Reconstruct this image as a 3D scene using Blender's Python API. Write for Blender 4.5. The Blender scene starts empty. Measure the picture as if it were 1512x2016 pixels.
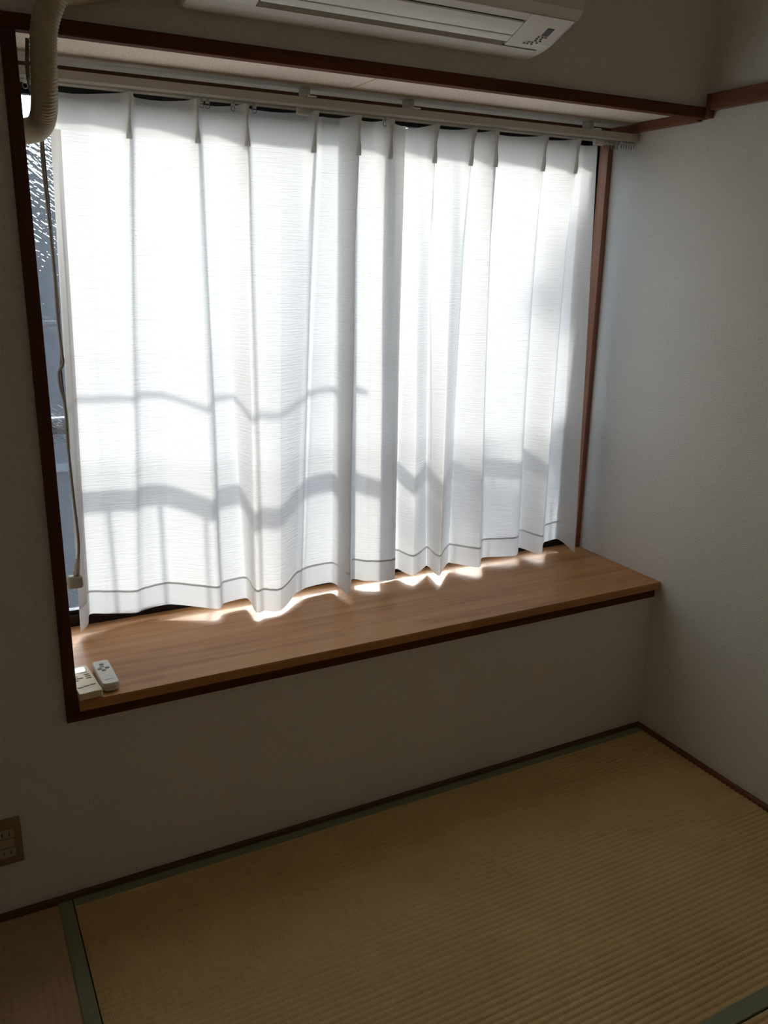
import bpy, bmesh, math, random
from mathutils import Vector, Matrix, noise

random.seed(7)
S = bpy.context.scene
COL = S.collection

# ------------------------------------------------------------------ camera
W_PX, H_PX, F_PX = 1512, 2016, 1674.78
cam_d = bpy.data.cameras.new('camera')
cam = bpy.data.objects.new('camera', cam_d)
COL.objects.link(cam)
RIGHT = Vector((0.88497819, -0.46532353, 0.01695909))
UP = Vector((0.11574538, 0.25511741, 0.95995735))
FWD = Vector((0.4510173, 0.84757838, -0.27963239))
m = Matrix((RIGHT, UP, -FWD)).transposed().to_4x4()
m.translation = Vector((-1.87195, -1.75977, 1.40233))
cam.matrix_world = m
cam_d.sensor_fit = 'VERTICAL'
cam_d.sensor_height = 36.0
cam_d.lens = 36.0 * F_PX / H_PX
cam_d.clip_start = 0.02
cam_d.clip_end = 200
S.camera = cam

# ------------------------------------------------------------------ sky, sun, exposure
SUN_EL, SUN_AZ = math.radians(27.5), math.radians(26.0)     # azimuth from +Y towards +X
world = bpy.data.worlds.new('sky')
S.world = world
world.use_nodes = True
nt = world.node_tree
nt.nodes.clear()
sky = nt.nodes.new('ShaderNodeTexSky')
sky.sky_type = 'NISHITA'
sky.sun_disc = False
sky.sun_elevation = SUN_EL
sky.sun_rotation = SUN_AZ
bg = nt.nodes.new('ShaderNodeBackground')
bg.inputs['Strength'].default_value = 0.68
wo = nt.nodes.new('ShaderNodeOutputWorld')
haze = nt.nodes.new('ShaderNodeHueSaturation')          # thin haze: a paler blue
haze.inputs['Saturation'].default_value = 0.55
nt.links.new(sky.outputs[0], haze.inputs['Color'])
nt.links.new(haze.outputs[0], bg.inputs['Color'])
nt.links.new(bg.outputs[0], wo.inputs['Surface'])

sun_d = bpy.data.lights.new('sun', 'SUN')
sun_d.energy = 4.0
sun_d.angle = math.radians(2.6)
sun_d.color = (1.0, 0.965, 0.90)
sun = bpy.data.objects.new('sun', sun_d)
COL.objects.link(sun)
to_sun = Vector((math.sin(SUN_AZ) * math.cos(SUN_EL), math.cos(SUN_AZ) * math.cos(SUN_EL), math.sin(SUN_EL)))
sun.rotation_euler = to_sun.to_track_quat('Z', 'Y').to_euler()
sun.location = to_sun * 12

# added fill lamp behind the viewer, lifts the dark walls through a left-wall opening
side_d = bpy.data.lights.new('added_fill_lamp', 'AREA')
side_d.shape = 'RECTANGLE'
side_d.size, side_d.size_y = 1.2, 1.7
side_d.energy = 0.7
side_d.color = (1.0, .90, .76)
side = bpy.data.objects.new('added_fill_lamp', side_d)
COL.objects.link(side)
side.location = (-3.30, -2.15, .92)
side.rotation_euler = Vector((-1, 0, 0)).to_track_quat('Z', 'Y').to_euler()

S.view_settings.view_transform = 'Standard'
S.view_settings.look = 'None'
S.view_settings.gamma = 1.0
S.view_settings.use_curve_mapping = False
S.view_settings.exposure = 0.84
cy = S.cycles
cy.max_bounces = 14
cy.diffuse_bounces = 8
cy.glossy_bounces = 4
cy.transmission_bounces = 10
cy.transparent_max_bounces = 16
cy.caustics_reflective = False
cy.caustics_refractive = False
cy.use_denoising = True

# ------------------------------------------------------------------ node helpers
def new_mat(name):
    mt = bpy.data.materials.new(name)
    mt.use_nodes = True
    nt = mt.node_tree
    nt.nodes.clear()
    out = nt.nodes.new('ShaderNodeOutputMaterial')
    return mt, nt, out

def nd(nt, kind, **kw):
    n = nt.nodes.new(kind)
    for k, v in kw.items():
        if k.startswith('i_'):
            key = k[2:].replace('_', ' ')
            n.inputs[key].default_value = v
        else:
            setattr(n, k, v)
    return n

def coords(nt, scale=(1, 1, 1), rot=(0, 0, 0), src='Object'):
    tc = nd(nt, 'ShaderNodeTexCoord')
    mp = nd(nt, 'ShaderNodeMapping')
    mp.inputs['Scale'].default_value = scale
    mp.inputs['Rotation'].default_value = rot
    nt.links.new(tc.outputs[src], mp.inputs['Vector'])
    return mp.outputs['Vector']

def rgb(c):
    return (c[0], c[1], c[2], 1.0)

def ramp(nt, fac, stops):
    r = nd(nt, 'ShaderNodeValToRGB')
    el = r.color_ramp.elements
    el[0].position, el[0].color = stops[0][0], rgb(stops[0][1])
    el[1].position, el[1].color = stops[-1][0], rgb(stops[-1][1])
    for p, c in stops[1:-1]:
        e = el.new(p)
        e.color = rgb(c)
    nt.links.new(fac, r.inputs['Fac'])
    return r.outputs['Color']

def bump(nt, height, strength=0.3, dist=0.001):
    b = nd(nt, 'ShaderNodeBump')
    b.inputs['Strength'].default_value = strength
    b.inputs['Distance'].default_value = dist
    nt.links.new(height, b.inputs['Height'])
    return b.outputs['Normal']

def pbr(name, color=(.8, .8, .8), rough=.5, spec=.5, metal=0.0, build=None):
    mt, nt, out = new_mat(name)
    p = nd(nt, 'ShaderNodeBsdfPrincipled')
    p.inputs['Base Color'].default_value = rgb(color)
    p.inputs['Roughness'].default_value = rough
    p.inputs['Specular IOR Level'].default_value = spec
    p.inputs['Metallic'].default_value = metal
    nt.links.new(p.outputs[0], out.inputs['Surface'])
    if build:
        build(nt, p)
    return mt

def nz(nt, vec, scale=1.0, detail=2.0, rough=.5):
    n = nd(nt, 'ShaderNodeTexNoise')
    n.inputs['Scale'].default_value = scale
    n.inputs['Detail'].default_value = detail
    n.inputs['Roughness'].default_value = rough
    nt.links.new(vec, n.inputs['Vector'])
    return n.outputs['Fac']

# ------------------------------------------------------------------ materials
def b_wallpaper(nt, p):
    v = coords(nt)
    a = nz(nt, v, 300, 3, .6)
    c = nz(nt, v, 2.5, 3, .5)
    col = ramp(nt, c, [(.3, (.87, .845, .78)), (.7, (.90, .875, .81))])
    nt.links.new(col, p.inputs['Base Color'])
    nt.links.new(bump(nt, a, 1.0, .0045), p.inputs['Normal'])
WALL = pbr('wallpaper', rough=.75, spec=.3, build=b_wallpaper)

def wood(name, c0, c1, axis, rough=.5, scale=1.0, spec=.22):
    sc = {'x': (2.2, 60, 60), 'y': (60, 2.2, 60), 'z': (60, 60, 2.2)}[axis]
    sc = tuple(s * scale for s in sc)
    def b(nt, p):
        v = coords(nt, sc)
        a = nz(nt, v, 1.0, 5, .62)
        v2 = coords(nt, tuple(s * 6 for s in sc))
        g = nz(nt, v2, 1.0, 2, .5)
        nt.links.new(ramp(nt, a, [(.28, c0), (.72, c1)]), p.inputs['Base Color'])
        nt.links.new(bump(nt, g, .25, .0006), p.inputs['Normal'])
    return pbr(name, rough=rough, spec=spec, build=b)

TRIM_X = wood('dark_stained_wood_x', (.085, .030, .016), (.155, .060, .032), 'x', .7, 1.0, .06)
TRIM_Y = wood('dark_stained_wood_y', (.16, .062, .034), (.24, .10, .055), 'y')
TRIM_Z = wood('dark_stained_wood_z', (.07, .025, .015), (.12, .045, .026), 'z')
JAMB_Z = wood('window_jamb_wood', (.20, .085, .048), (.32, .145, .082), 'z')
HEAD_X = wood('window_head_wood', (.07, .03, .014), (.11, .05, .024), 'x')
BASE_W = wood('tatami_edge_wood', (.10, .055, .030), (.17, .095, .052), 'x')

def b_sill(nt, p):
    v = coords(nt)
    br = nd(nt, 'ShaderNodeTexBrick')
    br.inputs['Scale'].default_value = 1.0
    br.inputs['Brick Width'].default_value = .34
    br.inputs['Row Height'].default_value = .034
    br.inputs['Mortar Size'].default_value = .0007
    br.inputs['Mortar Smooth'].default_value = .6
    br.inputs['Bias'].default_value = 0.0
    br.inputs['Color1'].default_value = rgb((.20, .20, .20))
    br.inputs['Color2'].default_value = rgb((.80, .80, .80))
    br.inputs['Mortar'].default_value = rgb((.30, .30, .30))
    br.offset = .37
    nt.links.new(v, br.inputs['Vector'])
    v2 = coords(nt, (3.0, 70, 70))
    g = nz(nt, v2, 1.0, 5, .6)
    mx = nd(nt, 'ShaderNodeMath', operation='MULTIPLY_ADD')
    bw = nd(nt, 'ShaderNodeRGBToBW')
    nt.links.new(br.outputs['Color'], bw.inputs['Color'])
    nt.links.new(bw.outputs[0], mx.inputs[0])
    mx.inputs[1].default_value = .42
    nt.links.new(g, mx.inputs[2])
    col = ramp(nt, mx.outputs[0], [(.45, (.36, .16, .053)), (.70, (.48, .225, .082)), (1.0, (.56, .285, .112))])
    nt.links.new(col, p.inputs['Base Color'])
    v3 = coords(nt, (14, 240, 240))
    nt.links.new(bump(nt, nz(nt, v3, 1.0, 3), .2, .0006), p.inputs['Normal'])
SILL = pbr('laminated_sill_wood', rough=.45, spec=.3, build=b_sill)

def b_soffit(nt, p):
    v = coords(nt)
    a = nz(nt, v, 190, 2, .5)
    col = ramp(nt, a, [(.30, (.30, .20, .13)), (.37, (.80, .68, .56)), (.6, (.85, .735, .62))])
    nt.links.new(col, p.inputs['Base Color'])
    nt.links.new(bump(nt, a, .3, .001), p.inputs['Normal'])
SOFFIT = pbr('speckled_ceiling_board', rough=.8, spec=.2, build=b_soffit)

def tatami(name, c0, c1, along):
    # rush strands run across the ribs; the ribs themselves are geometry
    sc = (330, 14, 20) if along == 'x' else (14, 330, 20)
    def b(nt, p):
        v = coords(nt, sc)
        a = nz(nt, v, 1.0, 3, .6)
        w = nd(nt, 'ShaderNodeTexWave')
        w.bands_direction = 'X' if along == 'x' else 'Y'
        w.inputs['Scale'].default_value = 75
        w.inputs['Distortion'].default_value = 1.5
        w.inputs['Detail'].default_value = 1.0
        nt.links.new(coords(nt), w.inputs['Vector'])
        big = nz(nt, coords(nt), 3.0, 3, .6)
        mx = nd(nt, 'ShaderNodeMath', operation='ADD')
        nt.links.new(a, mx.inputs[0])
        nt.links.new(big, mx.inputs[1])
        mx2 = nd(nt, 'ShaderNodeMath', operation='MULTIPLY')
        nt.links.new(mx.outputs[0], mx2.inputs[0])
        mx2.inputs[1].default_value = .5
        nt.links.new(ramp(nt, mx2.outputs[0], [(.33, c0), (.66, c1)]), p.inputs['Base Color'])
        nt.links.new(bump(nt, w.outputs['Fac'], .35, .0012), p.inputs['Normal'])
    return pbr(name, rough=.6, spec=.35, build=b)
RUSH_X = tatami('woven_rush', (.55, .37, .14), (.74, .525, .24), 'x')
RUSH_Y = tatami('woven_rush_brownish', (.48, .31, .17), (.66, .45, .26), 'y')

RUSH_Z = tatami('woven_rush_orange', (.53, .33, .12), (.70, .47, .20), 'x')

def b_heri(nt, p):
    v = coords(nt)
    a = nz(nt, v, 900, 2, .6)
    nt.links.new(ramp(nt, a, [(.3, (.21, .225, .135)), (.7, (.31, .33, .21))]), p.inputs['Base Color'])
    nt.links.new(bump(nt, a, .5, .0006), p.inputs['Normal'])
HERI = pbr('green_cloth_border', rough=.8, spec=.2, build=b_heri)

def fabric(name, col, trans, crinkle=1.0, col_t=None, open_weave=0.0):
    mt, nt, out = new_mat(name)
    d = nd(nt, 'ShaderNodeBsdfDiffuse')
    t = nd(nt, 'ShaderNodeBsdfTranslucent')
    d.inputs['Color'].default_value = rgb(col)
    t.inputs['Color'].default_value = rgb(col_t or col)
    mx = nd(nt, 'ShaderNodeMixShader')
    mx.inputs['Fac'].default_value = trans
    nt.links.new(d.outputs[0], mx.inputs[1])
    nt.links.new(t.outputs[0], mx.inputs[2])
    if open_weave > 0:
        tr_ = nd(nt, 'ShaderNodeBsdfTransparent')
        m3 = nd(nt, 'ShaderNodeMixShader')
        m3.inputs['Fac'].default_value = open_weave
        nt.links.new(mx.outputs[0], m3.inputs[1])
        nt.links.new(tr_.outputs[0], m3.inputs[2])
        nt.links.new(m3.outputs[0], out.inputs['Surface'])
    else:
        nt.links.new(mx.outputs[0], out.inputs['Surface'])
    v = coords(nt, (16, 16, 300))
    a = nz(nt, v, 1.0, 3, .62)
    n = bump(nt, a, .75 * crinkle, .0026)
    nt.links.new(n, d.inputs['Normal'])
    nt.links.new(n, t.inputs['Normal'])
    return mt
CURTAIN = fabric('white_crepe_curtain', (.87, .862, .848), .62)
HEMCLOTH = fabric('folded_curtain_hem', (.84, .845, .84), .50, .35)
HEADCLOTH = fabric('stiffened_curtain_heading', (.84, .83, .81), .54, .3)
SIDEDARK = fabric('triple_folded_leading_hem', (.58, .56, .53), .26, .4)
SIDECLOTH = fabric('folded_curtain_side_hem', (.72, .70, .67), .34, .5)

IVORY = pbr('ivory_plastic', (.62, .57, .46), .45)
AC_WHITE = pbr('aged_white_plastic', (.82, .785, .72), .4)
AC_FLAP = pbr('louvre_white_plastic', (.90, .88, .82), .35)
DARK_SLOT = pbr('dark_slot', (.055, .05, .04), .7)
RAIL_W = pbr('white_painted_rail', (.50, .47, .41), .5, .3)
WHITE_P = pbr('white_plastic', (.76, .75, .70), .4)
CREAM_P = pbr('cream_plastic', (.80, .69, .42), .45)
GREY_B = pbr('grey_rubber_button', (.20, .195, .175), .55)
PALE_B = pbr('pale_rubber_button', (.42, .41, .36), .55)
INK = pbr('printed_grey', (.22, .21, .17), .6)
LCD = pbr('lcd_window', (.30, .32, .33), .08, .8)
GREY_WIN = pbr('receiver_window', (.075, .075, .075), .25)
CORD_M = pbr('grey_beige_cord', (.17, .145, .115), .5)
PLUG_M = pbr('grey_plug_plastic', (.36, .32, .26), .5)
BLACK_AL = pbr('black_aluminium', (.012, .012, .014), .35, .5, .3)
RAILING_M = pbr('dark_painted_railing', (.10, .10, .11), .5)
PLATE = pbr('beige_outlet_plate', (.25, .18, .095), .5)
SOCK = pbr('outlet_socket_plastic', (.44, .37, .25), .5)
STEEL = pbr('steel_wire', (.30, .28, .25), .3, .5, .9)
CLEAR_P = pbr('milky_runner_plastic', (.62, .61, .57), .35)
CORNICE = pbr('white_painted_batten', (.60, .53, .44), .7, .15)

def b_duct(nt, p):
    a = nz(nt, coords(nt), 60, 3, .6)
    nt.links.new(ramp(nt, a, [(.3, (.44, .37, .24)), (.7, (.52, .45, .31))]), p.inputs['Base Color'])
DUCT = pbr('cream_vinyl_pipe_wrap', rough=.5, build=b_duct)

def b_glass():
    mt, nt, out = new_mat('pressed_pattern_glass')
    v0 = coords(nt, (1, 1, 1), (0, -.62, 0))
    mp = nd(nt, 'ShaderNodeMapping')
    mp.inputs['Scale'].default_value = (48, 48, 190)
    nt.links.new(v0, mp.inputs['Vector'])
    v = mp.outputs['Vector']
    a = nz(nt, v, 1.0, 1.5, .5)
    n = bump(nt, a, 1.0, .006)
    r = nd(nt, 'ShaderNodeBsdfRefraction')
    r.inputs['IOR'].default_value = 1.35
    r.inputs['Roughness'].default_value = .02
    r.inputs['Color'].default_value = (.86, .92, .95, 1)
    nt.links.new(n, r.inputs['Normal'])
    t = nd(nt, 'ShaderNodeBsdfTransparent')
    t.inputs['Color'].default_value = (.94, .965, .975, 1)
    g = nd(nt, 'ShaderNodeBsdfGlossy')
    g.inputs['Roughness'].default_value = .1
    nt.links.new(n, g.inputs['Normal'])
    m1 = nd(nt, 'ShaderNodeMixShader')
    m1.inputs['Fac'].default_value = .55
    nt.links.new(t.outputs[0], m1.inputs[1])
    nt.links.new(r.outputs[0], m1.inputs[2])
    m2 = nd(nt, 'ShaderNodeMixShader')
    m2.inputs['Fac'].default_value = .04
    nt.links.new(m1.outputs[0], m2.inputs[1])
    nt.links.new(g.outputs[0], m2.inputs[2])
    nt.links.new(m2.outputs[0], out.inputs['Surface'])
    return mt
GLASS = b_glass()
def b_clear():
    mt, nt, out = new_mat('smooth_glass_face')
    t = nd(nt, 'ShaderNodeBsdfTransparent')
    t.inputs['Color'].default_value = (.96, .98, .985, 1)
    g = nd(nt, 'ShaderNodeBsdfGlossy')
    g.inputs['Roughness'].default_value = .03
    mx = nd(nt, 'ShaderNodeMixShader')
    mx.inputs['Fac'].default_value = .04
    nt.links.new(t.outputs[0], mx.inputs[1])
    nt.links.new(g.outputs[0], mx.inputs[2])
    nt.links.new(mx.outputs[0], out.inputs['Surface'])
    return mt
CLEAR = b_clear()

def noisy(name, c0, c1, scale, rough=.8):
    def b(nt, p):
        a = nz(nt, coords(nt), scale, 4, .6)
        nt.links.new(ramp(nt, a, [(.3, c0), (.7, c1)]), p.inputs['Base Color'])
    return pbr(name, rough=rough, spec=.3, build=b)
OUT_WALL = noisy('outside_render', (.42, .41, .40), (.50, .49, .47), 12)
NEIGH = noisy('grey_blue_siding', (.055, .056, .060), (.075, .077, .082), 5)
NROOF = noisy('slate_roof', (.10, .11, .125), (.16, .17, .19), 8)
GROUND = noisy('asphalt', (.26, .255, .245), (.32, .315, .30), 3)
LEAF = noisy('green_leaves', (.045, .09, .025), (.09, .16, .045), 4)
BARK = noisy('tree_bark', (.10, .075, .05), (.17, .13, .09), 20)

# ------------------------------------------------------------------ mesh helpers
def mesh_obj(name, verts, faces, mat, parent=None, smooth=False):
    me = bpy.data.meshes.new(name)
    me.from_pydata([tuple(v) for v in verts], [], faces)
    me.update()
    if smooth:
        for p in me.polygons:
            p.use_smooth = True
    me.materials.append(mat)
    o = bpy.data.objects.new(name, me)
    COL.objects.link(o)
    if parent is not None:
        o.parent = parent
    return o

def bm_obj(name, bm, mat, parent=None, smooth=False):
    bmesh.ops.recalc_face_normals(bm, faces=bm.faces[:])
    me = bpy.data.meshes.new(name)
    bm.to_mesh(me)
    bm.free()
    if smooth:
        for p in me.polygons:
            p.use_smooth = True
    me.materials.append(mat)
    o = bpy.data.objects.new(name, me)
    COL.objects.link(o)
    if parent is not None:
        o.parent = parent
    return o

def add_box(bm, x0, x1, y0, y1, z0, z1, bevel=0.0, seg=2):
    r = bmesh.ops.create_cube(bm, size=1.0)
    vs = r['verts']
    for v in vs:
        v.co = Vector((x0 + (v.co.x + .5) * (x1 - x0), y0 + (v.co.y + .5) * (y1 - y0), z0 + (v.co.z + .5) * (z1 - z0)))
    if bevel > 0:
        es = list({e for v in vs for e in v.link_edges})
        bmesh.ops.bevel(bm, geom=es, offset=bevel, segments=seg, profile=.5, affect='EDGES')

def box(name, x0, x1, y0, y1, z0, z1, mat, parent=None, bevel=0.0, seg=2):
    bm = bmesh.new()
    add_box(bm, x0, x1, y0, y1, z0, z1, bevel, seg)
    return bm_obj(name, bm, mat, parent)

def catmull(pts, n):
    pts = [Vector(p) for p in pts]
    out = []
    P = [pts[0] * 2 - pts[1]] + pts + [pts[-1] * 2 - pts[-2]]
    for i in range(1, len(P) - 2):
        for k in range(n):
            t = k / n
            a, b, c, d = P[i - 1], P[i], P[i + 1], P[i + 2]
            out.append(.5 * ((2 * b) + (c - a) * t + (2 * a - 5 * b + 4 * c - d) * t * t + (3 * b - a - 3 * c + d) * t ** 3))
    out.append(pts[-1])
    return out

def add_tube(bm, path, rad, seg=10, cap=True, squash=None):
    """rad: number or function(i, u) -> radius; squash: (axis vector, factor)"""
    path = [Vector(p) for p in path]
    rings = []
    n = len(path)
    ref = None
    for i, p in enumerate(path):
        t = (path[min(i + 1, n - 1)] - path[max(i - 1, 0)]).normalized()
        if ref is None:
            ref = t.orthogonal().normalized()
        ref = (ref - t * ref.dot(t)).normalized()
        b = t.cross(ref)
        r = rad(i, i / max(1, n - 1)) if callable(rad) else rad
        ring = []
        for k in range(seg):
            a = 2 * math.pi * k / seg
            off = (ref * math.cos(a) + b * math.sin(a)) * r
            if squash:
                ax, f = squash
                off = off - ax * off.dot(ax) * (1 - f)
            ring.append(bm.verts.new(p + off))
        rings.append(ring)
    for i in range(n - 1):
        for k in range(seg):
            k2 = (k + 1) % seg
            bm.faces.new((rings[i][k], rings[i][k2], rings[i + 1][k2], rings[i + 1][k]))
    if cap:
        bm.faces.new(list(reversed(rings[0])))
        bm.faces.new(rings[-1])

def tube(name, path, rad, mat, parent=None, seg=10, squash=None):
    bm = bmesh.new()
    add_tube(bm, path, rad, seg, True, squash)
    return bm_obj(name, bm, mat, parent, True)

def empty(name, loc=(0, 0, 0)):
    o = bpy.data.objects.new(name, None)
    o.location = loc
    o.empty_display_size = .05
    COL.objects.link(o)
    return o

def tag(o, label=None, cat=None, group=None, kind=None):
    if label: o['label'] = label
    if cat: o['category'] = cat
    if group: o['group'] = group
    if kind: o['kind'] = kind
    return o

def struct(o):
    o['kind'] = 'structure'
    return o

def extrude_x(bm, prof, x0, x1, cap=True):
    a = [bm.verts.new((x0, y, z)) for y, z in prof]
    b = [bm.verts.new((x1, y, z)) for y, z in prof]
    n = len(prof)
    for i in range(n):
        j = (i + 1) % n
        bm.faces.new((a[i], a[j], b[j], b[i]))
    if cap:
        bm.faces.new(list(reversed(a)))
        bm.faces.new(b)

# ------------------------------------------------------------------ room shell
XL, YB, ZC = -2.70, -3.30, 2.42          # left wall, back wall, ceiling
XO, XI = -1.7027, -1.6773                # post outer / inner edge
ZSILL = 0.4966
YG = 0.385                               # inner face of the aluminium window frame
ZSOF = 1.800

struct(box('floor', XL - .1, .1, YB - .1, .48, -.16, -.06, BASE_W))
struct(box('ceiling', XL - .1, .1, YB - .1, .12, ZC, ZC + .1, WALL))
bm = bmesh.new()
add_box(bm, XL, XO + .002, 0, .10, -.06, ZC)               # left of the bay
add_box(bm, XO + .002, 0, 0, .10, -.06, .470)               # below the bay
add_box(bm, XO + .002, 0, 0, .10, 1.8065, ZC)                # above the bay
struct(bm_obj('wall_front', bm, WALL))
struct(box('wall_right', 0, .10, YB, .48, -.06, ZC, WALL))
bm = bmesh.new()
add_box(bm, XL - .10, XL, -1.50, .10, -.06, ZC)             # opening added for the fill lamp, between y -2.8 and -1.5
add_box(bm, XL - .10, XL, YB, -2.80, -.06, ZC)
add_box(bm, XL - .10, XL, -2.80, -1.50, 1.80, ZC)
struct(bm_obj('wall_left', bm, WALL))
bm = bmesh.new()                                            # unseen box added around the fill lamp, keeps the sky out
add_box(bm, XL - .80, XL - .70, -3.10, -1.20, -.06, 2.2)
add_box(bm, XL - .70, XL - .1001, -3.10, -3.00, -.06, 2.2)
add_box(bm, XL - .70, XL - .1001, -1.30, -1.20, -.06, 2.2)
add_box(bm, XL - .70, XL - .1001, -3.00, -1.30, 2.1, 2.2)
add_box(bm, XL - .70, XL - .1001, -3.00, -1.30, -.16, -.06)
struct(bm_obj('wall_fill_lamp_box', bm, WALL))
struct(box('wall_back', XL - .10, .10, YB - .10, YB, -.06, ZC, WALL))
# bay shell
struct(box('wall_bay_left', XO - .09, XO + .002, .10, .48, .36, 1.90, WALL))
bm = bmesh.new()
add_box(bm, XO + .002, 0, .10, .48, .36, .4738)                 # floor of the bay under the sill board
add_box(bm, XO + .002, 0, .10, .48, 1.8065, 1.90)               # roof of the bay
struct(bm_obj('wall_bay_shell', bm, OUT_WALL))

# soffit of two speckled boards, seam between them
sof = struct(empty('ceiling_bay', (-.86, .17, ZSOF)))
def child_box(name, parent, x0, x1, y0, y1, z0, z1, mat, bevel=0.0, seg=2):
    o = box(name, x0, x1, y0, y1, z0, z1, mat, None, bevel, seg)
    o.parent = parent
    o.matrix_parent_inverse = Matrix.Translation(-parent.location)
    return o
def adopt(o, parent):
    o.parent = parent
    o.matrix_parent_inverse = parent.matrix_basis.inverted()
    return o
child_box('board', sof, XO + .002, -.9182, .012, .345, ZSOF, ZSOF + .006, SOFFIT, .0012, 1)
child_box('board', sof, -.9140, -.0, .012, .345, ZSOF, ZSOF + .006, SOFFIT, .0012, 1)

# cornice batten along the back of the soffit (rail fixing)
bm = bmesh.new()
extrude_x(bm, [(.240, 1.7998), (.240, 1.7980), (.244, 1.7965), (.290, 1.7965), (.294, 1.7978), (.3435, 1.7978), (.3435, 1.7998)], XO + .003, -.018)
struct(bm_obj('trim_batten', bm, CORNICE))

# window head, jambs (wood)
struct(box('trim_window_head', XO + .002, -.002, .344, .384, 1.775, 1.8058, HEAD_X, None, .001, 1))
struct(box('trim_window_jamb', -.019, -.0005, .344, .384, ZSILL, 1.775, JAMB_Z, None, .0015, 1))
struct(box('trim_window_jamb.001', XO + .0025, -1.688, .344, .384, ZSILL, 1.775, JAMB_Z, None, .0015, 1))
# beam over the opening (runs on to the left), post, apron
struct(box('trim_beam', XL, -.0005, -.013, .012, 1.780, 1.8062, TRIM_X, None, .0012, 1))
struct(box('trim_corner_block', -.020, -.0005, -.026, -.0132, 1.780, 1.838, TRIM_Y, None, .001, 1))
struct(box('trim_post', XO, XI, -.012, .020, .4690, 1.7798, TRIM_Z, None, .0012, 1))
struct(box('trim_apron', XO, -.004, -.012, -.0003, .4436, .4688, TRIM_X, None, .0012, 1))
struct(box('trim_soffit_side', -.019, -.0005, .0125, .3435, 1.776, 1.7995, TRIM_Y, None, .0012, 1))
# picture rail on the right wall
struct(box('trim_picture_rail', -.019, -.0005, YB, -.0265, 1.798, 1.838, TRIM_Y, None, .0015, 1))
# narrow wood strips between tatami and walls
struct(box('baseboard_front', XL + .012, -.0005, -.0125, -.0004, -.059, .012, BASE_W, None, .001, 1))
struct(box('baseboard_right', -.0125, -.0005, YB + .012, -.013, -.059, .012, TRIM_Y, None, .001, 1))
struct(box('baseboard_left', XL + .0004, XL + .012, -1.50, -.013, -.059, .012, BASE_W, None, .001, 1))
struct(box('baseboard_back', XL + .0004, -.0005, YB + .0004, YB + .0118, -.059, .012, BASE_W, None, .001, 1))

# window sill board: nosing clears the post
bm = bmesh.new()
zs0 = .4741
pts = [(XI + .001, -.0295), (-.0008, -.0295), (-.0008, YG - .0003), (XO + .003, YG - .0003), (XO + .003, .0205), (XI + .001, .0205)]
a = [bm.verts.new((x, y, zs0)) for x, y in pts]
b = [bm.verts.new((x, y, ZSILL)) for x, y in pts]
for i in range(6):
    j = (i + 1) % 6
    bm.faces.new((a[i], a[j], b[j], b[i]))
bm.faces.new(list(reversed(a)))
bm.faces.new(b)
ed = [e for e in bm.edges if all(abs(v.co.y + .0295) < 1e-5 for v in e.verts) and abs(e.verts[0].co.z - e.verts[1].co.z) < 1e-5]
bmesh.ops.bevel(bm, geom=ed, offset=.002, segments=2, affect='EDGES')
sill = bm_obj('sill_board', bm, SILL)
tag(sill, 'long laminated brown wooden sill board under the curtained window', 'window sill')

# ------------------------------------------------------------------ window
win = struct(empty('window_1', (-.86, .42, ZSILL)))
bm = bmesh.new()
add_box(bm, XO + .002, -.001, YG, .465, ZSILL - .018, ZSILL + .020)
add_box(bm, XO + .002, -.001, YG, YG + .004, ZSILL + .020, ZSILL + .030)
add_box(bm, XO + .002, -.001, YG, .465, 1.779, 1.8063)
add_box(bm, -.025, -.001, YG, .465, ZSILL + .020, 1.779)
add_box(bm, -.033, -.025, YG + .012, YG + .016, ZSILL + .020, 1.779)
add_box(bm, XO + .002, -1.692, YG, .465, ZSILL + .020, 1.779)
adopt(bm_obj('window_frame', bm, BLACK_AL), win)

def sash(x0, x1, y0, y1, zt_glass, stile_r, stile_l):
    bm = bmesh.new()
    zb, zt = ZSILL + .0205, 1.7788
    zg = ZSILL + .040
    add_box(bm, x0, x0 + stile_l, y0, y1, zb, zt, .001, 1)
    add_box(bm, x1 - stile_r, x1, y0, y1, zb, zt, .001, 1)
    add_box(bm, x0 + stile_l, x1 - stile_r, y0, y1, zb, zg, .001, 1)
    add_box(bm, x0 + stile_l, x1 - stile_r, y0, y1, zt_glass, zt, .001, 1)
    f = adopt(bm_obj('sash', bm, BLACK_AL), win)
    ym = (y0 + y1) / 2
    p = box('pane', x0 + stile_l - .004, x1 - stile_r + .004, ym - .0022, ym + .0022, zg - .004, zt_glass + .004, CLEAR)
    p.data.materials.append(GLASS)
    for pf in p.data.polygons:          # the pressed pattern is on the room side
        if pf.normal.y < -.9:
            pf.material_index = 1
    p.parent = f
    p.matrix_parent_inverse = (win.matrix_basis @ Matrix.Translation(-win.location)).inverted()
    return f
sash(-1.6915, -.820, .395, .418, 1.744, .034, .030)
sash(-.850, -.0255, .426, .449, 1.760, .024, .024)

# ------------------------------------------------------------------ outside
struct(box('ground_outside', -14, 20, .9, 40, -3.2, -3.0, GROUND))
rl = empty('window_railing', (-.86, .62, .9))
def rch(o): return adopt(o, rl)
rch(box('handrail', -1.80, .25, .600, .636, .956, .998, RAILING_M, None, .003, 1))
rch(tube('upper_bar', [(-1.80, .618, 1.240), (-.68, .618, 1.240)], .0085, RAILING_M))
rch(box('bottom_rail', -1.80, .25, .606, .630, .30, .32, RAILING_M, None, .002, 1))
x = -1.78
while x < .25:
    rch(box('baluster', x - .0036, x + .0036, .614, .622, .3202, .9558, RAILING_M))
    x += .128
for bx in (-1.805, .252):
    rch(box('side_bracket', bx - .006, bx + .006, .481, .640, .29, 1.26, RAILING_M))
tag(rl, 'dark metal railing outside the window, its rails shadowing the curtains', 'railing')

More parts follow.
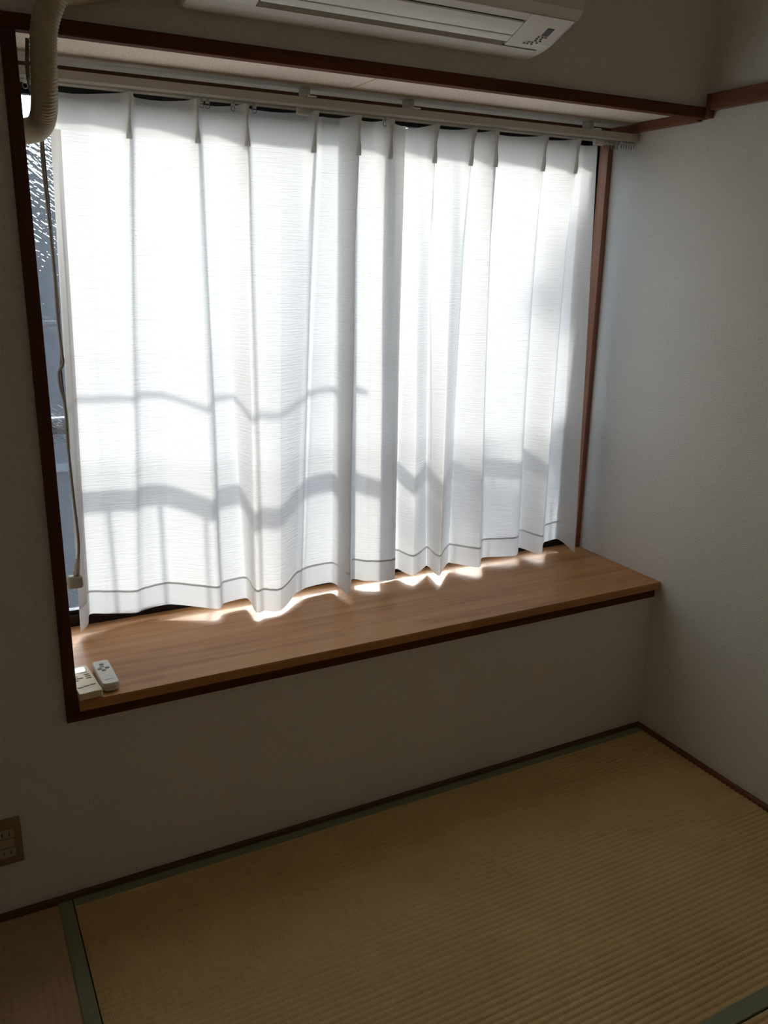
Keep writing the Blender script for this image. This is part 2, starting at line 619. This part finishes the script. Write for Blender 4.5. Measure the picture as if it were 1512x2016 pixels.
nb = empty('neighbour_house', (-3, 9.0, -3.0))
adopt(box('house_wall', -14, 10, 9.0, 16.0, -3.0, 2.60, NEIGH), nb)
adopt(box('parapet_coping', -14.1, 10.1, 8.88, 9.25, 2.6005, 2.73, NROOF), nb)
adopt(box('ledge', -14, 10, 8.80, 8.9995, -1.05, -.95, NROOF), nb)
tag(nb, 'low grey blue house dim behind the patterned glass at far left', 'house')

# tree at the right outside whose leaves dapple the right curtain
tr = empty('garden_tree', (1.75, 2.6, -3.0))
trunk = [(1.75, 2.6, -3.0), (1.72, 2.58, -1.5), (1.70, 2.5, 0), (1.55, 2.4, 1.2), (1.35, 2.3, 2.3)]
adopt(tube('trunk', catmull(trunk, 5), lambda i, u: .085 - .055 * u, BARK, None, 9), tr)
rnd = random.Random(11)
clumps = []
for P, r, d in (((-.16, .30, 1.34), .055, 1.0), ((-.08, .30, 1.46), .05, 1.0), ((-.10, .30, 1.28), .05, .6),
                ((-.30, .30, .66), .07, 1.0), ((-.46, .30, .70), .07, 1.0), ((-.13, .30, .80), .05, .9), ((-.58, .30, .69), .06, .9), ((-.20, .30, .60), .06, .7),
                ((-.05, .3, .72), .06, 1.0), ((-.36, .3, .58), .06, .8)):
    c = Vector(P) + to_sun * (1.9 + rnd.random() * .4)
    clumps.append((c, r, d))
for k in range(16):           # crown beyond the rays that reach the window
    clumps.append((Vector((1.75 + rnd.uniform(.0, 1.3), 2.5 + rnd.uniform(-.6, .9), rnd.uniform(.9, 2.6))), .2, 1.0))
lv, lf = [], []
for c, r, d in clumps:
    for k in range(int(48 * d * (1 if r < .1 else 2.4))):
        p = c + Vector((rnd.gauss(0, r), rnd.gauss(0, r), rnd.gauss(0, r * .8)))
        u = Vector((rnd.uniform(-1, 1), rnd.uniform(-1, 1), rnd.uniform(-.6, .6))).normalized()
        w = u.orthogonal().normalized()
        w = (Matrix.Rotation(rnd.uniform(0, 6.28), 3, u) @ w)
        L = rnd.uniform(.04, .07)
        n0 = len(lv)
        h = u.cross(w) * L * .08
        lv += [p - u * L, p + w * L * .38 + h, p + u * L, p - w * L * .38 + h]
        lf += [(n0, n0 + 1, n0 + 2), (n0, n0 + 2, n0 + 3)]
lo = mesh_obj('foliage', lv, lf, LEAF)
lo['kind'] = 'stuff'
adopt(lo, tr)
for c, r, d in clumps:
    base = Vector((1.60, 2.42, 1.0 + .5 * rnd.random()))
    mid = (base + c) / 2 + Vector((0, 0, -.12))
    adopt(tube('branch', catmull([base, mid, c], 4), lambda i, u: .012 - .009 * u, BARK, None, 5), tr)
tag(tr, 'leafy garden tree outside at right, shadowing the right curtain', 'tree')

# ------------------------------------------------------------------ tatami
def tatami_mat(name, x0, x1, y0, y1, along, heri_sides, rush):
    """ribs run along X or Y; heri cloth borders lie along the rib direction"""
    root = empty(name, ((x0 + x1) / 2, (y0 + y1) / 2, -.058))
    hw = .031
    bm = bmesh.new()
    add_box(bm, x0 + .0012, x1 - .0012, y0 + .0012, y1 - .0012, -.058, -.0025)
    adopt(bm_obj('core', bm, rush), root)
    pitch, seg = .0153, 6
    lo, hi = (y0, y1) if along == 'x' else (x0, x1)
    s0, s1 = (x0, x1) if along == 'x' else (y0, y1)
    lo += .0012; hi -= .0012; s0 += .0012; s1 -= .0012
    n = int(round((hi - lo) / pitch))
    V, Fc = [], []
    ns = 40
    for i in range(n * seg + 1):
        t = lo + (hi - lo) * i / (n * seg)
        ph = (i % seg) / seg
        h = -.0022 + (.0034 if along == 'x' else .0016) * abs(math.sin(math.pi * ph)) ** .6
        for j in range(ns + 1):
            s = s0 + (s1 - s0) * j / ns
            hh = h + .0004 * noise.noise(Vector((s * 9, t * 60, 0)))
            V.append((s, t, hh) if along == 'x' else (t, s, hh))
    for i in range(n * seg):
        for j in range(ns):
            q = (i * (ns + 1) + j, i * (ns + 1) + j + 1, (i + 1) * (ns + 1) + j + 1, (i + 1) * (ns + 1) + j)
            Fc.append(q if along == 'x' else tuple(reversed(q)))
    adopt(mesh_obj('woven_cover', V, Fc, rush, None, True), root)
    for sd in heri_sides:
        if along == 'x':
            yy = (y0, y0 + .035) if sd < 0 else (y1 - .026, y1)
            o = box('border', x0 + .0006, x1 - .0006, yy[0] + .0006, yy[1], -.0585 + .002, .0024, HERI, None, .0011, 2)
        else:
            xx = (x0, x0 + hw) if sd < 0 else (x1 - hw, x1)
            o = box('border', xx[0] + .0006, xx[1] - .0006, y0 + .0006, y1 - .0006, -.0585 + .002, .0024, HERI, None, .0011, 2)
        adopt(o, root)
    return root
tag(tatami_mat('tatami_mat', -1.7275, -.0128, -.9335, -.0128, 'x', (-1, 1), RUSH_X),
    'large tan tatami mat lying along the wall under the window', 'tatami mat', 'tatami mats on the floor')
tag(tatami_mat('tatami_mat', -2.6875, -1.7285, -1.75, -.0128, 'y', (-1, 1), RUSH_Y),
    'brownish tatami mat at lower left with a green border strip', 'tatami mat', 'tatami mats on the floor')
tag(tatami_mat('tatami_mat', -1.7275, -.0128, -1.8545, -.9345, 'x', (-1,), RUSH_Z),
    'tatami mat of which only an orange tan corner shows at lower right', 'tatami mat', 'tatami mats on the floor')
bm = bmesh.new()                                            # rest of the floor behind the viewer
add_box(bm, XL + .0125, -.0128, YB + .0125, -1.8560, -.0595, 0)
add_box(bm, XL + .0125, -1.7290, -1.8555, -1.7510, -.0595, 0)
struct(bm_obj('floor_rear', bm, RUSH_X))

# ------------------------------------------------------------------ curtains
# columns: (x at heading, y at heading, x at hem, y at hem, z of hem, pleat?)
LEFT_COLS = [
    (-1.586, .335, -1.621, .304, .512, 0), (-1.579, .300, -1.600, .336, .514, 0), (-1.569, .283, -1.585, .368, .529, 0),
    (-1.508, .293, -1.539, .368, .523, 0), (-1.430, .272, -1.477, .363, .515, 1), (-1.408, .299, -1.447, .3685, .517, 0), (-1.356, .294, -1.381, .368, .522, 0),
    (-1.286, .272, -1.276, .298, .515, 1), (-1.261, .300, -1.243, .328, .515, 0), (-1.228, .294, -1.180, .336, .515, 0), (-1.173, .272, -1.185, .240, .510, 1),
    (-1.148, .299, -1.160, .246, .509, 0), (-1.079, .290, -1.118, .240, .504, 0), (-1.001, .268, -1.044, .313, .515, 1), (-.973, .299, -1.018, .330, .515, 0), (-.962, .292, -1.000, .339, .515, 0),
    (-.919, .294, -.920, .346, .515, 0), (-.892, .266, -.912, .242, .513, 1), (-.870, .290, -.856, .344, .515, 0),
    (-.827, .294, -.823, .318, .515, 0), (-.798, .270, -.788, .298, .515, 1), (-.767, .285, -.756, .292, .515, 0),
    (-.746, .275, -.740, .293, .515, 0)]
RIGHT_COLS = [
    (-.785, .305, -.757, .358, .517, 0), (-.753, .310, -.717, .359, .517, 0), (-.729, .300, -.695, .363, .517, 0),
    (-.694, .294, -.675, .296, .515, 0), (-.665, .272, -.599, .353, .515, 1), (-.650, .299, -.602, .310, .515, 0), (-.595, .290, -.605, .263, .515, 0),
    (-.553, .270, -.531, .342, .515, 1), (-.523, .294, -.518, .346, .515, 0), (-.486, .270, -.458, .272, .515, 1),
    (-.456, .294, -.398, .343, .515, 0), (-.323, .268, -.288, .313, .515, 1), (-.289, .294, -.238, .368, .518, 0),
    (-.210, .270, -.206, .291, .515, 1), (-.178, .294, -.132, .368, .521, 0), (-.148, .290, -.080, .368, .526, 0),
    (-.122, .278, -.090, .265, .513, 0), (-.119, .298, -.074, .300, .516, 0)]
ZT = 1.7465                     # heading top at the hooks
Z_HEAD, Z_HEMTOP = 1.666, .062 # lower edge of heading; hem height above its own edge

def cr(a, b, c, d, t):
    return .5 * ((2 * b) + (c - a) * t + (2 * a - 5 * b + 4 * c - d) * t * t + (3 * b - a - 3 * c + d) * t ** 3)

def make_curtain(name, cols, side_ranges, seed, hem_mat):
    root = empty(name, (sum(c[2] for c in cols) / len(cols), .30, .515))
    n = len(cols)
    ks = []
    SUB = 12
    for i in range(n - 1):
        for j in range(SUB):
            t = j / SUB
            ks.append(i + t - math.sin(2 * math.pi * t) / (2 * math.pi) * .55)
    ks.append(float(n - 1))
    pleats = [i for i in range(n) if cols[i][5]]
    def val(k, q):
        i = min(int(k), n - 2)
        t = k - i
        g = lambda j: cols[max(0, min(n - 1, j))][q]
        v = cr(g(i - 1), g(i), g(i + 1), g(i + 2), t)
        if q == 1 or q == 3:
            v = .65 * v + .35 * (g(i) + (g(i + 1) - g(i)) * t)
        lo, hi = min(g(i), g(i + 1)), max(g(i), g(i + 1))
        pad = .25 * (hi - lo) + .002
        return max(lo - pad, min(hi + pad, v))
    def P(k, z):
        xt, yt, xb, yb, zb = (val(k, q) for q in range(5))
        v = max(0.0, min(1.0, (ZT - z) / (ZT - zb)))
        vy = v ** .55
        x = xt + (xb - xt) * v
        y = yt + (yb - yt) * vy
        # soft secondary waves grow downwards
        y += .0045 * noise.noise(Vector((k * 1.35 + seed, z * 1.1, seed))) * min(1, v * 3)
        x += .0030 * noise.noise(Vector((k * 1.1, z * 2.1 + seed, 3.1))) * min(1, v * 3)
        # pinch pleats in the heading
        for kp in pleats:
            d = (x - (cols[kp][0] + (cols[kp][2] - cols[kp][0]) * v))
            if abs(d) < .05 and abs(k - kp) < 1.0:
                waist = abs(z - 1.700) / .044
                wd = .0035 + .0065 * min(1.0, waist) ** 1.5
                amp = .019 * max(0.0, 1 - max(0, (1.66 - z)) / .22)
                y -= amp * math.exp(-(d / wd) ** 2)
        return Vector((x, min(y, .3765), z))
    def top_z(k):
        # heading sags between hooks
        if k <= pleats[0] or k >= pleats[-1]:
            dmin = min(abs(k - p) for p in pleats)
            return ZT - .010 * min(1, dmin / 1.5)
        a = max(p for p in pleats if p <= k)
        b = min(p for p in pleats if p >= k)
        if a == b:
            return ZT
        t = (val(k, 0) - cols[a][0]) / (cols[b][0] - cols[a][0])
        gap = abs(cols[b][0] - cols[a][0])
        return ZT - (.003 + .02 * gap) * max(0, math.sin(math.pi * max(0, min(1, t)))) ** .7
    def strip(pname, kk, zfun, rows, mat, off=0.0):
        V, F = [], []
        for r in range(rows + 1):
            for k in kk:
                z = zfun(k, r / rows)
                p = P(k, z)
                V.append((p.x, p.y + off, p.z))
        m_ = len(kk)
        for r in range(rows):
            for j in range(m_ - 1):
                a = r * m_ + j
                F.append((a, a + m_, a + m_ + 1, a + 1))
        return adopt(mesh_obj(pname, V, F, mat, None, True), root)
    def fray(k):
        return .0012 * noise.noise(Vector((k * 9, seed, 0)))
    ztop = lambda k, v: top_z(k) + (Z_HEAD - top_z(k)) * v
    def zbody(k, v):
        z0, z1 = Z_HEAD, val(k, 4) + Z_HEMTOP + fray(k)
        return z0 + (z1 - z0) * v
    def zhem(k, v):
        z1 = val(k, 4)
        z0 = z1 + Z_HEMTOP + fray(k)
        return z0 + (z1 - z0) * v
    def zseam(k, v):
        z0 = val(k, 4) + Z_HEMTOP + fray(k)
        return z0 + .003 - .006 * v
    strip('heading_band', ks, ztop, 14, HEADCLOTH)
    segs, last = [], 0.0
    for a, b in side_ranges:
        if a > last: segs.append((last, a))
        last = b
    if last < n - 1: segs.append((last, float(n - 1)))
    def pick(a, b):
        return sorted(set([k for k in ks if a - 1e-6 <= k <= b + 1e-6] + [a, b]))
    for a, b in segs:
        strip('cloth_panel', pick(a, b), zbody, 64, CURTAIN)
    for a, b in side_ranges:
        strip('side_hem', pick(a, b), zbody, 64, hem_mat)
    strip('bottom_hem', ks, zhem, 8, HEMCLOTH)
    strip('hem_stitching', ks, zseam, 1, STITCH, -.0012)
    # pinch pleats: stitched tongues standing proud of the heading, narrow at the waist
    for kp in pleats:
        V, F = [], []
        rows, seg = 14, 10
        for r in range(rows + 1):
            z = ZT - .002 - (ZT - .002 - 1.655) * r / rows
            base = P(float(kp), z)
            waist = min(1.0, abs(z - 1.702) / .040)
            hw = .0016 + .0052 * waist ** 1.3
            dep = .0075 + .004 * waist
            if z < 1.675:
                f_ = (z - 1.655) / .020
                dep *= .25 + .75 * f_
            for j in range(seg + 1):
                a = math.pi * j / seg
                V.append((base.x - math.cos(a) * hw, base.y + .002 - math.sin(a) ** .7 * dep, z))
        for r in range(rows):
            for j in range(seg):
                a = r * (seg + 1) + j
                F.append((a, a + seg + 1, a + seg + 2, a + 1))
        adopt(mesh_obj('pinch_pleat', V, F, SIDECLOTH, None, True), root)
    return root
STITCH = fabric('hem_thread', (.68, .68, .67), .36, .2)
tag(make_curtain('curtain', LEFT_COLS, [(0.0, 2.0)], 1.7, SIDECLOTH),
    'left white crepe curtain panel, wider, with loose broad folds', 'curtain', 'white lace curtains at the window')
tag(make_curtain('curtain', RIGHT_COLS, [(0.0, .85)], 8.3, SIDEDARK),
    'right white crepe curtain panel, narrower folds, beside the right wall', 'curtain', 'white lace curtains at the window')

# ------------------------------------------------------------------ curtain rail
cr_ = empty('curtain_rail', (-.86, .27, 1.768))
def rail_profile(y, w, zt):
    return [(y - w, zt), (y - w, zt - .0165), (y - w + .004, zt - .0205), (y - .003, zt - .0205), (y - .003, zt - .012),
            (y + .003, zt - .012), (y + .003, zt - .0205), (y + w - .004, zt - .0205), (y + w, zt - .0165), (y + w, zt)]
bm = bmesh.new()
extrude_x(bm, rail_profile(.246, .0095, 1.7705), XO + .004, -.003)
adopt(bm_obj('front_rail', bm, RAIL_W), cr_)
bm = bmesh.new()
extrude_x(bm, rail_profile(.282, .007, 1.7680), XO + .004, -.003)
adopt(bm_obj('back_rail', bm, RAIL_W), cr_)
for bx in (-1.60, -1.02, -.74, -.16):
    bm = bmesh.new()
    add_box(bm, bx - .012, bx + .012, .232, .300, 1.7707, 1.7745, .001, 1)
    add_box(bm, bx - .009, bx + .009, .262, .292, 1.7746, 1.7962, .001, 1)
    adopt(bm_obj('bracket', bm, CLEAR_P), cr_)
def ring_path(c, r, tilt):
    P = []
    for i in range(15):
        a = 2 * math.pi * i / 14
        P.append((c[0] + r * math.cos(a) * math.cos(tilt), c[1] + r * math.cos(a) * math.sin(tilt), c[2] + r * math.sin(a)))
    return P
def runner(x, y, tilt=.2):
    bm = bmesh.new()
    add_box(bm, x - .0045, x + .0045, y - .0032, y + .0032, 1.7400, 1.7470, .0012, 1)
    add_box(bm, x - .0018, x + .0018, y - .0018, y + .0018, 1.7470, 1.7585)
    o = adopt(bm_obj('runner', bm, CLEAR_P), cr_)
    bm = bmesh.new()
    add_tube(bm, ring_path((x, y, 1.7353), .0055, tilt), .0010, 6, False)
    r = bm_obj('ring', bm, STEEL, None, True)
    r.parent = o
    r.matrix_parent_inverse = Matrix.Translation(-cr_.location)
    o_inv = (o.matrix_parent_inverse @ o.matrix_basis)
    r.matrix_parent_inverse = (cr_.matrix_basis @ o_inv).inverted()
    return o
for x in (-1.272, -1.258, -1.199, -1.166, -1.148, -1.001, -.81):
    runner(x, .268, .3)
for i in range(6):
    runner(-.105 + i * .010, .268, .5 + .1 * (i % 3))
for i in range(6):
    runner(-.060 + i * .0095, .246, .7 + .15 * (i % 2))
for x in (-1.668, -1.655, -1.640):
    runner(x, .246, .4)
for x in (-1.030, -.130):
    bm = bmesh.new()
    add_box(bm, x - .016, x + .016, .255, .270, 1.735, 1.753, .003, 2)
    adopt(bm_obj('rail_stop', bm, CLEAR_P), cr_)
tag(cr_, 'white double curtain rail with runners across the top of the window', 'curtain rail')

# ------------------------------------------------------------------ air conditioner
ac = empty('air_conditioner', (-1.0, 0, 1.85))
def ach(o): return adopt(o, ac)
X0, X1 = -1.3935, -.600
# main body: underside channel, rear lip and end cheeks
prof = [(-.0005, 2.135), (-.190, 2.135), (-.190, 1.905), (-.184, 1.8920), (-.169, 1.8845), (-.1655, 1.895), (-.095, 1.872), (-.0895, 1.8545), (-.060, 1.8495),
        (-.030, 1.8480), (-.0005, 1.8530)]
bm = bmesh.new()
extrude_x(bm, prof, X0 + .125, X1 - .117)
ach(bm_obj('body', bm, AC_WHITE))
full = [(-.0005, 2.135), (-.190, 2.135), (-.205, 2.10), (-.2075, 1.925), (-.2015, 1.907), (-.187, 1.8915), (-.169, 1.8833), (-.113, 1.8605), (-.0895, 1.8538),
        (-.060, 1.8495), (-.030, 1.8480), (-.0005, 1.8530)]
def cheek(xa, xb, rounded):
    """end block with a rounded outer face"""
    bm = bmesh.new()
    st = [(xa, 0.0), (xb - .012 * rounded, 0.0), (xb - .0035 * rounded, .003), (xb, .010)] if rounded > 0 else \
         [(xa, .010), (xa + .0035, .003), (xa + .012, 0.0), (xb, 0.0)]
    cx, cz = -.08, 1.98
    rings = []
    for x, ins in st:
        ring = []
        for y, z in full:
            d = Vector((cx - y, cz - z))
            d.normalize()
            yy = min(y + d.x * ins, -.0005)
            ring.append(bm.verts.new((x, yy, z + d.y * ins)))
        rings.append(ring)
    nn = len(full)
    for i in range(len(rings) - 1):
        for k in range(nn):
            k2 = (k + 1) % nn
            bm.faces.new((rings[i][k], rings[i][k2], rings[i + 1][k2], rings[i + 1][k]))
    bm.faces.new(list(reversed(rings[0])))
    bm.faces.new(rings[-1])
    return bm_obj('end_cheek', bm, AC_WHITE)
ach(cheek(X1 - .1169, X1, 1))
ach(cheek(X0, X0 + .1249, -1))
# front panel
bm = bmesh.new()
fp = [(-.1905, 2.128), (-.207, 2.10), (-.2105, 1.93), (-.2050, 1.9095), (-.1905, 1.8935), (-.188, 1.8942), (-.1905, 1.90)]
extrude_x(bm, fp, X0 + .001, X1 - .001)
ach(bm_obj('front_panel', bm, AC_WHITE))
# bright moulded edge of the panel
def lipline(name, y, z, r, xa, xb, mat):
    return ach(tube(name, [(xa, y, z), (xb, y, z)], r, mat, None, 6))
lipline('panel_edge', -.1888, 1.8922, .0011, X0 + .006, X1 - .006, AC_FLAP)
# louvre flaps and dark slots
def slab(name, p0, p1, th, xa, xb, mat, curve=0.0):
    (ya, za), (yb, zb) = p0, p1
    n_ = 5
    lo = []
    hi = []
    for i in range(n_ + 1):
        t = i / n_
        y = ya + (yb - ya) * t
        z = za + (zb - za) * t - curve * math.sin(math.pi * t)
        lo.append((y, z))
        hi.append((y, z + th))
    bm = bmesh.new()
    extrude_x(bm, lo + hi[::-1], xa, xb)
    return ach(bm_obj(name, bm, mat))
XA, XB = X0 + .1255, X1 - .1175
slab('outlet_void', (-.168, 1.8905), (-.088, 1.8600), .004, XA, XB, DARK_SLOT)
slab('louvre_flap', (-.1635, 1.8812), (-.1275, 1.8660), .003, XA + .002, XB - .002, AC_FLAP, .0008)
slab('louvre_flap', (-.1245, 1.8645), (-.1060, 1.8580), .003, XA + .002, XB - .002, AC_FLAP, .0006)
lipline('outlet_lip', -.0885, 1.8538, .0010, XA, XB + .088, AC_FLAP)
# slot that runs on under the display panel
bm = bmesh.new()
add_box(bm, XB, X1 - .031, -.0935, -.0885, 1.8537, 1.8565)
ach(bm_obj('display_slot', bm, DARK_SLOT))
# display panel
slab('display_panel', (-.1665, 1.8823), (-.0945, 1.8540), .002, XB + .0015, X1 - .030, AC_WHITE)
slab('receiver_window', (-.160, 1.8788), (-.138, 1.8701), .0015, X1 - .0535, X1 - .0365, GREY_WIN)
def mark(xc, y, w, d):
    z = 1.8701 + (-.138 - y) * (1.8788 - 1.8701) / (.022)
    return xc - w / 2, xc + w / 2, y - d / 2, y + d / 2, z
bm = bmesh.new()
rm = random.Random(3)
for row, (yy, xs_) in enumerate(((-.134, (-.0655, -.055, -.047)), (-.128, (-.0655, -.055, -.047)), (-.122, (-.0760, -.064, -.052)),
                                (-.116, (-.0760, -.068, -.056)), (-.1105, (-.0850, -.077, -.066)))):
    for xx in xs_:
        if rm.random() < .12: continue
        xa, xb, ya, yb, z = mark(X1 + xx + .008, yy, .0042, .0028)
        add_box(bm, xa, xb, ya, yb, z - .0013, z + .0006)
ach(bm_obj('indicator_print', bm, INK))['kind'] = 'stuff'
tag(ac, 'aged white wall air conditioner above the window, cut by the top edge', 'air conditioner')

# pipe sleeve: ribbed wrapped bundle from the unit into the bay
pd = empty('pipe_sleeve', (-1.64, -.05, 1.63))
path = catmull([(-1.3965, -.120, 1.955), (-1.475, -.105, 1.945), (-1.560, -.080, 1.895), (-1.610, -.060, 1.838), (-1.6335, -.050, 1.785), (-1.639, -.044, 1.735),
                (-1.640, -.028, 1.690), (-1.640, .005, 1.655), (-1.645, .045, 1.636), (-1.660, .095, 1.632), (-1.6990, .135, 1.632)], 26)
adopt(tube('ribbed_pipe', path, lambda i, u: .0222 + (.0009 if i % 3 == 0 else -.0004), DUCT, None, 18), pd)
adopt(tube('wrapped_pipe', catmull([(-1.3965, -.030, 1.895), (-1.47, -.026, 1.872), (-1.55, -.024, 1.850), (-1.60, -.030, 1.838)], 12), .0165, DUCT, None, 12), pd)
bm = bmesh.new()
add_tube(bm, [(-1.7005, .135, 1.632), (-1.6965, .135, 1.632)], .032, 24)
adopt(bm_obj('wall_cap', bm, DUCT), pd)
tag(pd, 'cream ribbed pipe sleeve bending past the beam at upper left', 'pipe')

# power cord and plug dangling beside the curtain
pc = empty('power_cord', (-1.634, .22, .66))
cpath = catmull([(-1.664, -.052, 1.760), (-1.667, -.040, 1.715), (-1.659, .010, 1.695), (-1.640, .110, 1.685), (-1.616, .205, 1.672), (-1.6215, .222, 1.628), (-1.6225, .222, 1.570), (-1.620, .22, 1.472), (-1.6185, .22, 1.370),
                 (-1.620, .22, 1.286), (-1.6175, .22, 1.205), (-1.6175, .22, 1.182), (-1.6275, .22, 1.164), (-1.6275, .22, 1.134), (-1.621, .22, 1.089), (-1.622, .22, .998), (-1.620, .22, .880),
                 (-1.6175, .22, .782), (-1.621, .22, .735), (-1.627, .22, .706)], 7)
adopt(tube('cord', cpath, .0032, CORD_M, None, 8), pc)
c2 = catmull([(-1.618, .226, 1.640), (-1.6175, .228, 1.560), (-1.6165, .226, 1.45), (-1.616, .226, 1.33), (-1.6175, .226, 1.22), (-1.6215, .226, 1.175), (-1.6215, .226, 1.13), (-1.6185, .226, 1.07), (-1.620, .225, .99)], 6)
adopt(tube('cord_return', c2, .0028, CORD_M, None, 8), pc)
bm = bmesh.new()
rp = [Vector((-1.6225, .22, .734)).lerp(Vector((-1.6285, .22, .695)), i / 20) for i in range(21)]
add_tube(bm, rp, lambda i, u: .0052 + .0022 * u + (.0011 if i % 4 < 2 else 0), 10)
adopt(bm_obj('strain_relief', bm, PLUG_M), pc)
bm = bmesh.new()
add_box(bm, -1.6515, -1.6155, .208, .232, .6625, .6935, .007, 3)
adopt(bm_obj('plug_body', bm, PLUG_M, None, True), pc)
bm = bmesh.new()
for yy in (.214, .226):
    add_box(bm, -1.6665, -1.6512, yy - .0008, yy + .0008, .675, .681)
adopt(bm_obj('prongs', bm, STEEL), pc)
tag(pc, 'grey power cord with angled plug dangling beside the left curtain edge', 'cord')

# ------------------------------------------------------------------ remotes on the sill
def remote_root(name, cx, cy, ang):
    o = empty(name, (cx, cy, ZSILL))
    o.rotation_euler = (0, 0, ang)
    return o
def sub(bm, name, mat, root, smooth=False):
    o = bm_obj(name, bm, mat, None, smooth)
    o.parent = root
    return o
def add_ellipsoid(bm, c, rx, ry, rz):
    r = bmesh.ops.create_uvsphere(bm, u_segments=16, v_segments=8, radius=1.0)
    for v in r['verts']:
        v.co = Vector((c[0] + v.co.x * rx, c[1] + v.co.y * ry, c[2] + v.co.z * rz))
# fan/light remote: thick wedge with rounded ends
rw = remote_root('remote_control', -1.6065, .0535, math.radians(1.2))
bm = bmesh.new()
def rounded_plan(w, l, r0, r1, n=6):
    P = []
    for cx_, cy_, r, a0 in ((w - r1, l - r1, r1, 0), (-w + r1, l - r1, r1, 90), (-w + r0, -l + r0, r0, 180), (w - r0, -l + r0, r0, 270)):
        for i in range(n + 1):
            a = math.radians(a0 + 90 * i / n)
            P.append((cx_ + r * math.cos(a), cy_ + r * math.sin(a)))
    return P
def shell(bm, rings):
    R_ = [[bm.verts.new(p) for p in r] for r in rings]
    k = len(R_[0])
    for i in range(len(R_) - 1):
        for j in range(k):
            j2 = (j + 1) % k
            bm.faces.new((R_[i][j], R_[i][j2], R_[i + 1][j2], R_[i + 1][j]))
    bm.faces.new(list(reversed(R_[0])))
    bm.faces.new(R_[-1])
def ring_of(w, l, r0, r1, zf):
    return [(x, y, zf(y)) for x, y in rounded_plan(w, l, r0, r1)]
shell(bm, [ring_of(.0150, .0585, .010, .006, lambda y: .0002), ring_of(.0178, .0620, .011, .007, lambda y: .003),
           ring_of(.0185, .0632, .011, .007, lambda y: .012), ring_of(.0180, .0628, .011, .007, lambda y: .0175 + .001 * (y < 0)),
           ring_of(.0165, .0612, .010, .006, lambda y: .0195 + .001 * (y < 0))])
sub(bm, 'remote_body', WHITE_P, rw)
for i, (bx_, by_, mt_) in enumerate(((-.0005, .0400, GREY_B), (-.0015, .0285, PALE_B), (.0078, .0185, GREY_B), (-.0085, .0180, GREY_B), (-.0012, .0080, GREY_B))):
    bm = bmesh.new()
    add_ellipsoid(bm, (bx_, by_, .0198), .0055, .0052, .0016)
    sub(bm, 'button', mt_, rw, True)
bm = bmesh.new()
for i in range(9):
    add_box(bm, -.0098 + i * .0022, -.0082 + i * .0022, -.0425, -.0407, .0204, .0207)
sub(bm, 'print_line', INK, rw)['kind'] = 'stuff'
bm = bmesh.new()
shell(bm, [ring_of(.0187, .0634, .011, .007, lambda y: .0102), ring_of(.0187, .0634, .011, .007, lambda y: .0108)])
sub(bm, 'case_seam', PALE_B, rw)
tag(rw, 'white remote with five round grey buttons, right of the cream remote', 'remote control', 'remotes on the window sill')

# air conditioner remote, partly behind the post
rc = remote_root('remote_control', -1.6565, .0415, math.radians(5.0))
bm = bmesh.new()
zf = lambda base: (lambda y: base)
shell(bm, [ring_of(.0235, .0655, .004, .006, zf(.0002)), ring_of(.0250, .0685, .005, .007, zf(.004)), ring_of(.0250, .0690, .005, .007, zf(.014)),
           ring_of(.0245, .0685, .005, .007, zf(.0168)), ring_of(.0232, .0672, .004, .006, zf(.0180))])
sub(bm, 'remote_body', CREAM_P, rc)
bm = bmesh.new()
add_box(bm, -.0190, .0165, .0330, .0600, .0176, .0186, .0004, 1)
sub(bm, 'lcd_window', LCD, rc)
for i, (bx_, by_, bw_, bh_) in enumerate(((-.016, .018, .009, .005), (-.016, .009, .009, .005), (-.016, -.001, .010, .005), (-.004, .012, .012, .014), (.0125, .021, .011, .005),
                                         (.0125, .012, .011, .005), (.0125, .002, .011, .005), (-.0145, -.036, .011, .006), (-.001, -.034, .011, .006), (.0125, -.032, .011, .006))):
    bm = bmesh.new()
    add_box(bm, bx_ - bw_ / 2, bx_ + bw_ / 2, by_ - bh_ / 2, by_ + bh_ / 2, .0176, .0194, .0006, 1)
    sub(bm, 'button', CREAM_P, rc)
bm = bmesh.new()
for bx_, by_ in ((-.016, .0145), (-.016, .0055), (-.016, -.0045), (.0125, .0175), (.0125, .0085), (.0125, -.0015), (-.0145, -.0400), (-.001, -.0380), (.0125, -.0360), (-.004, .0035)):
    add_box(bm, bx_ - .0058, bx_ + .0058, by_ - .0007, by_ + .0007, .0179, .0184)
for i in range(6):
    add_box(bm, -.003 + i * .0024, -.0014 + i * .0024, -.0480, -.0468, .0179, .0182)
add_box(bm, .002, .0165, .0285, .0297, .0179, .0183)
sub(bm, 'print_line', INK, rc)['kind'] = 'stuff'
tag(rc, 'cream air conditioner remote with display, half hidden by the dark post', 'remote control', 'remotes on the window sill')

# ------------------------------------------------------------------ wall outlet at the lower left
wo_ = empty('wall_outlet', (-1.851, -.0003, .189))
def wch(o): return adopt(o, wo_)
wch(box('plate', -1.886, -1.8160, -.0065, -.0003, .1335, .2445, PLATE, None, .0018, 2))
for zc in (.2105, .1640):
    s = wch(box('socket', -1.8645, -1.8310, -.0085, -.0066, zc - .0105, zc + .0105, SOCK, None, .0009, 2))
    bm = bmesh.new()
    for xx in (-1.8545, -1.8405):
        add_box(bm, xx - .0011, xx + .0011, -.0088, -.0086, zc - .0042, zc + .0042)
    o = bm_obj('slots', bm, DARK_SLOT)
    o.parent = s
    o.matrix_parent_inverse = (wo_.matrix_basis @ s.matrix_parent_inverse).inverted()
wch(box('blank_insert', -1.8630, -1.8325, -.0078, -.0066, .1768, .1978, SOCK, None, .0006, 1))
tag(wo_, 'beige double wall outlet at lower left above the floor', 'outlet')
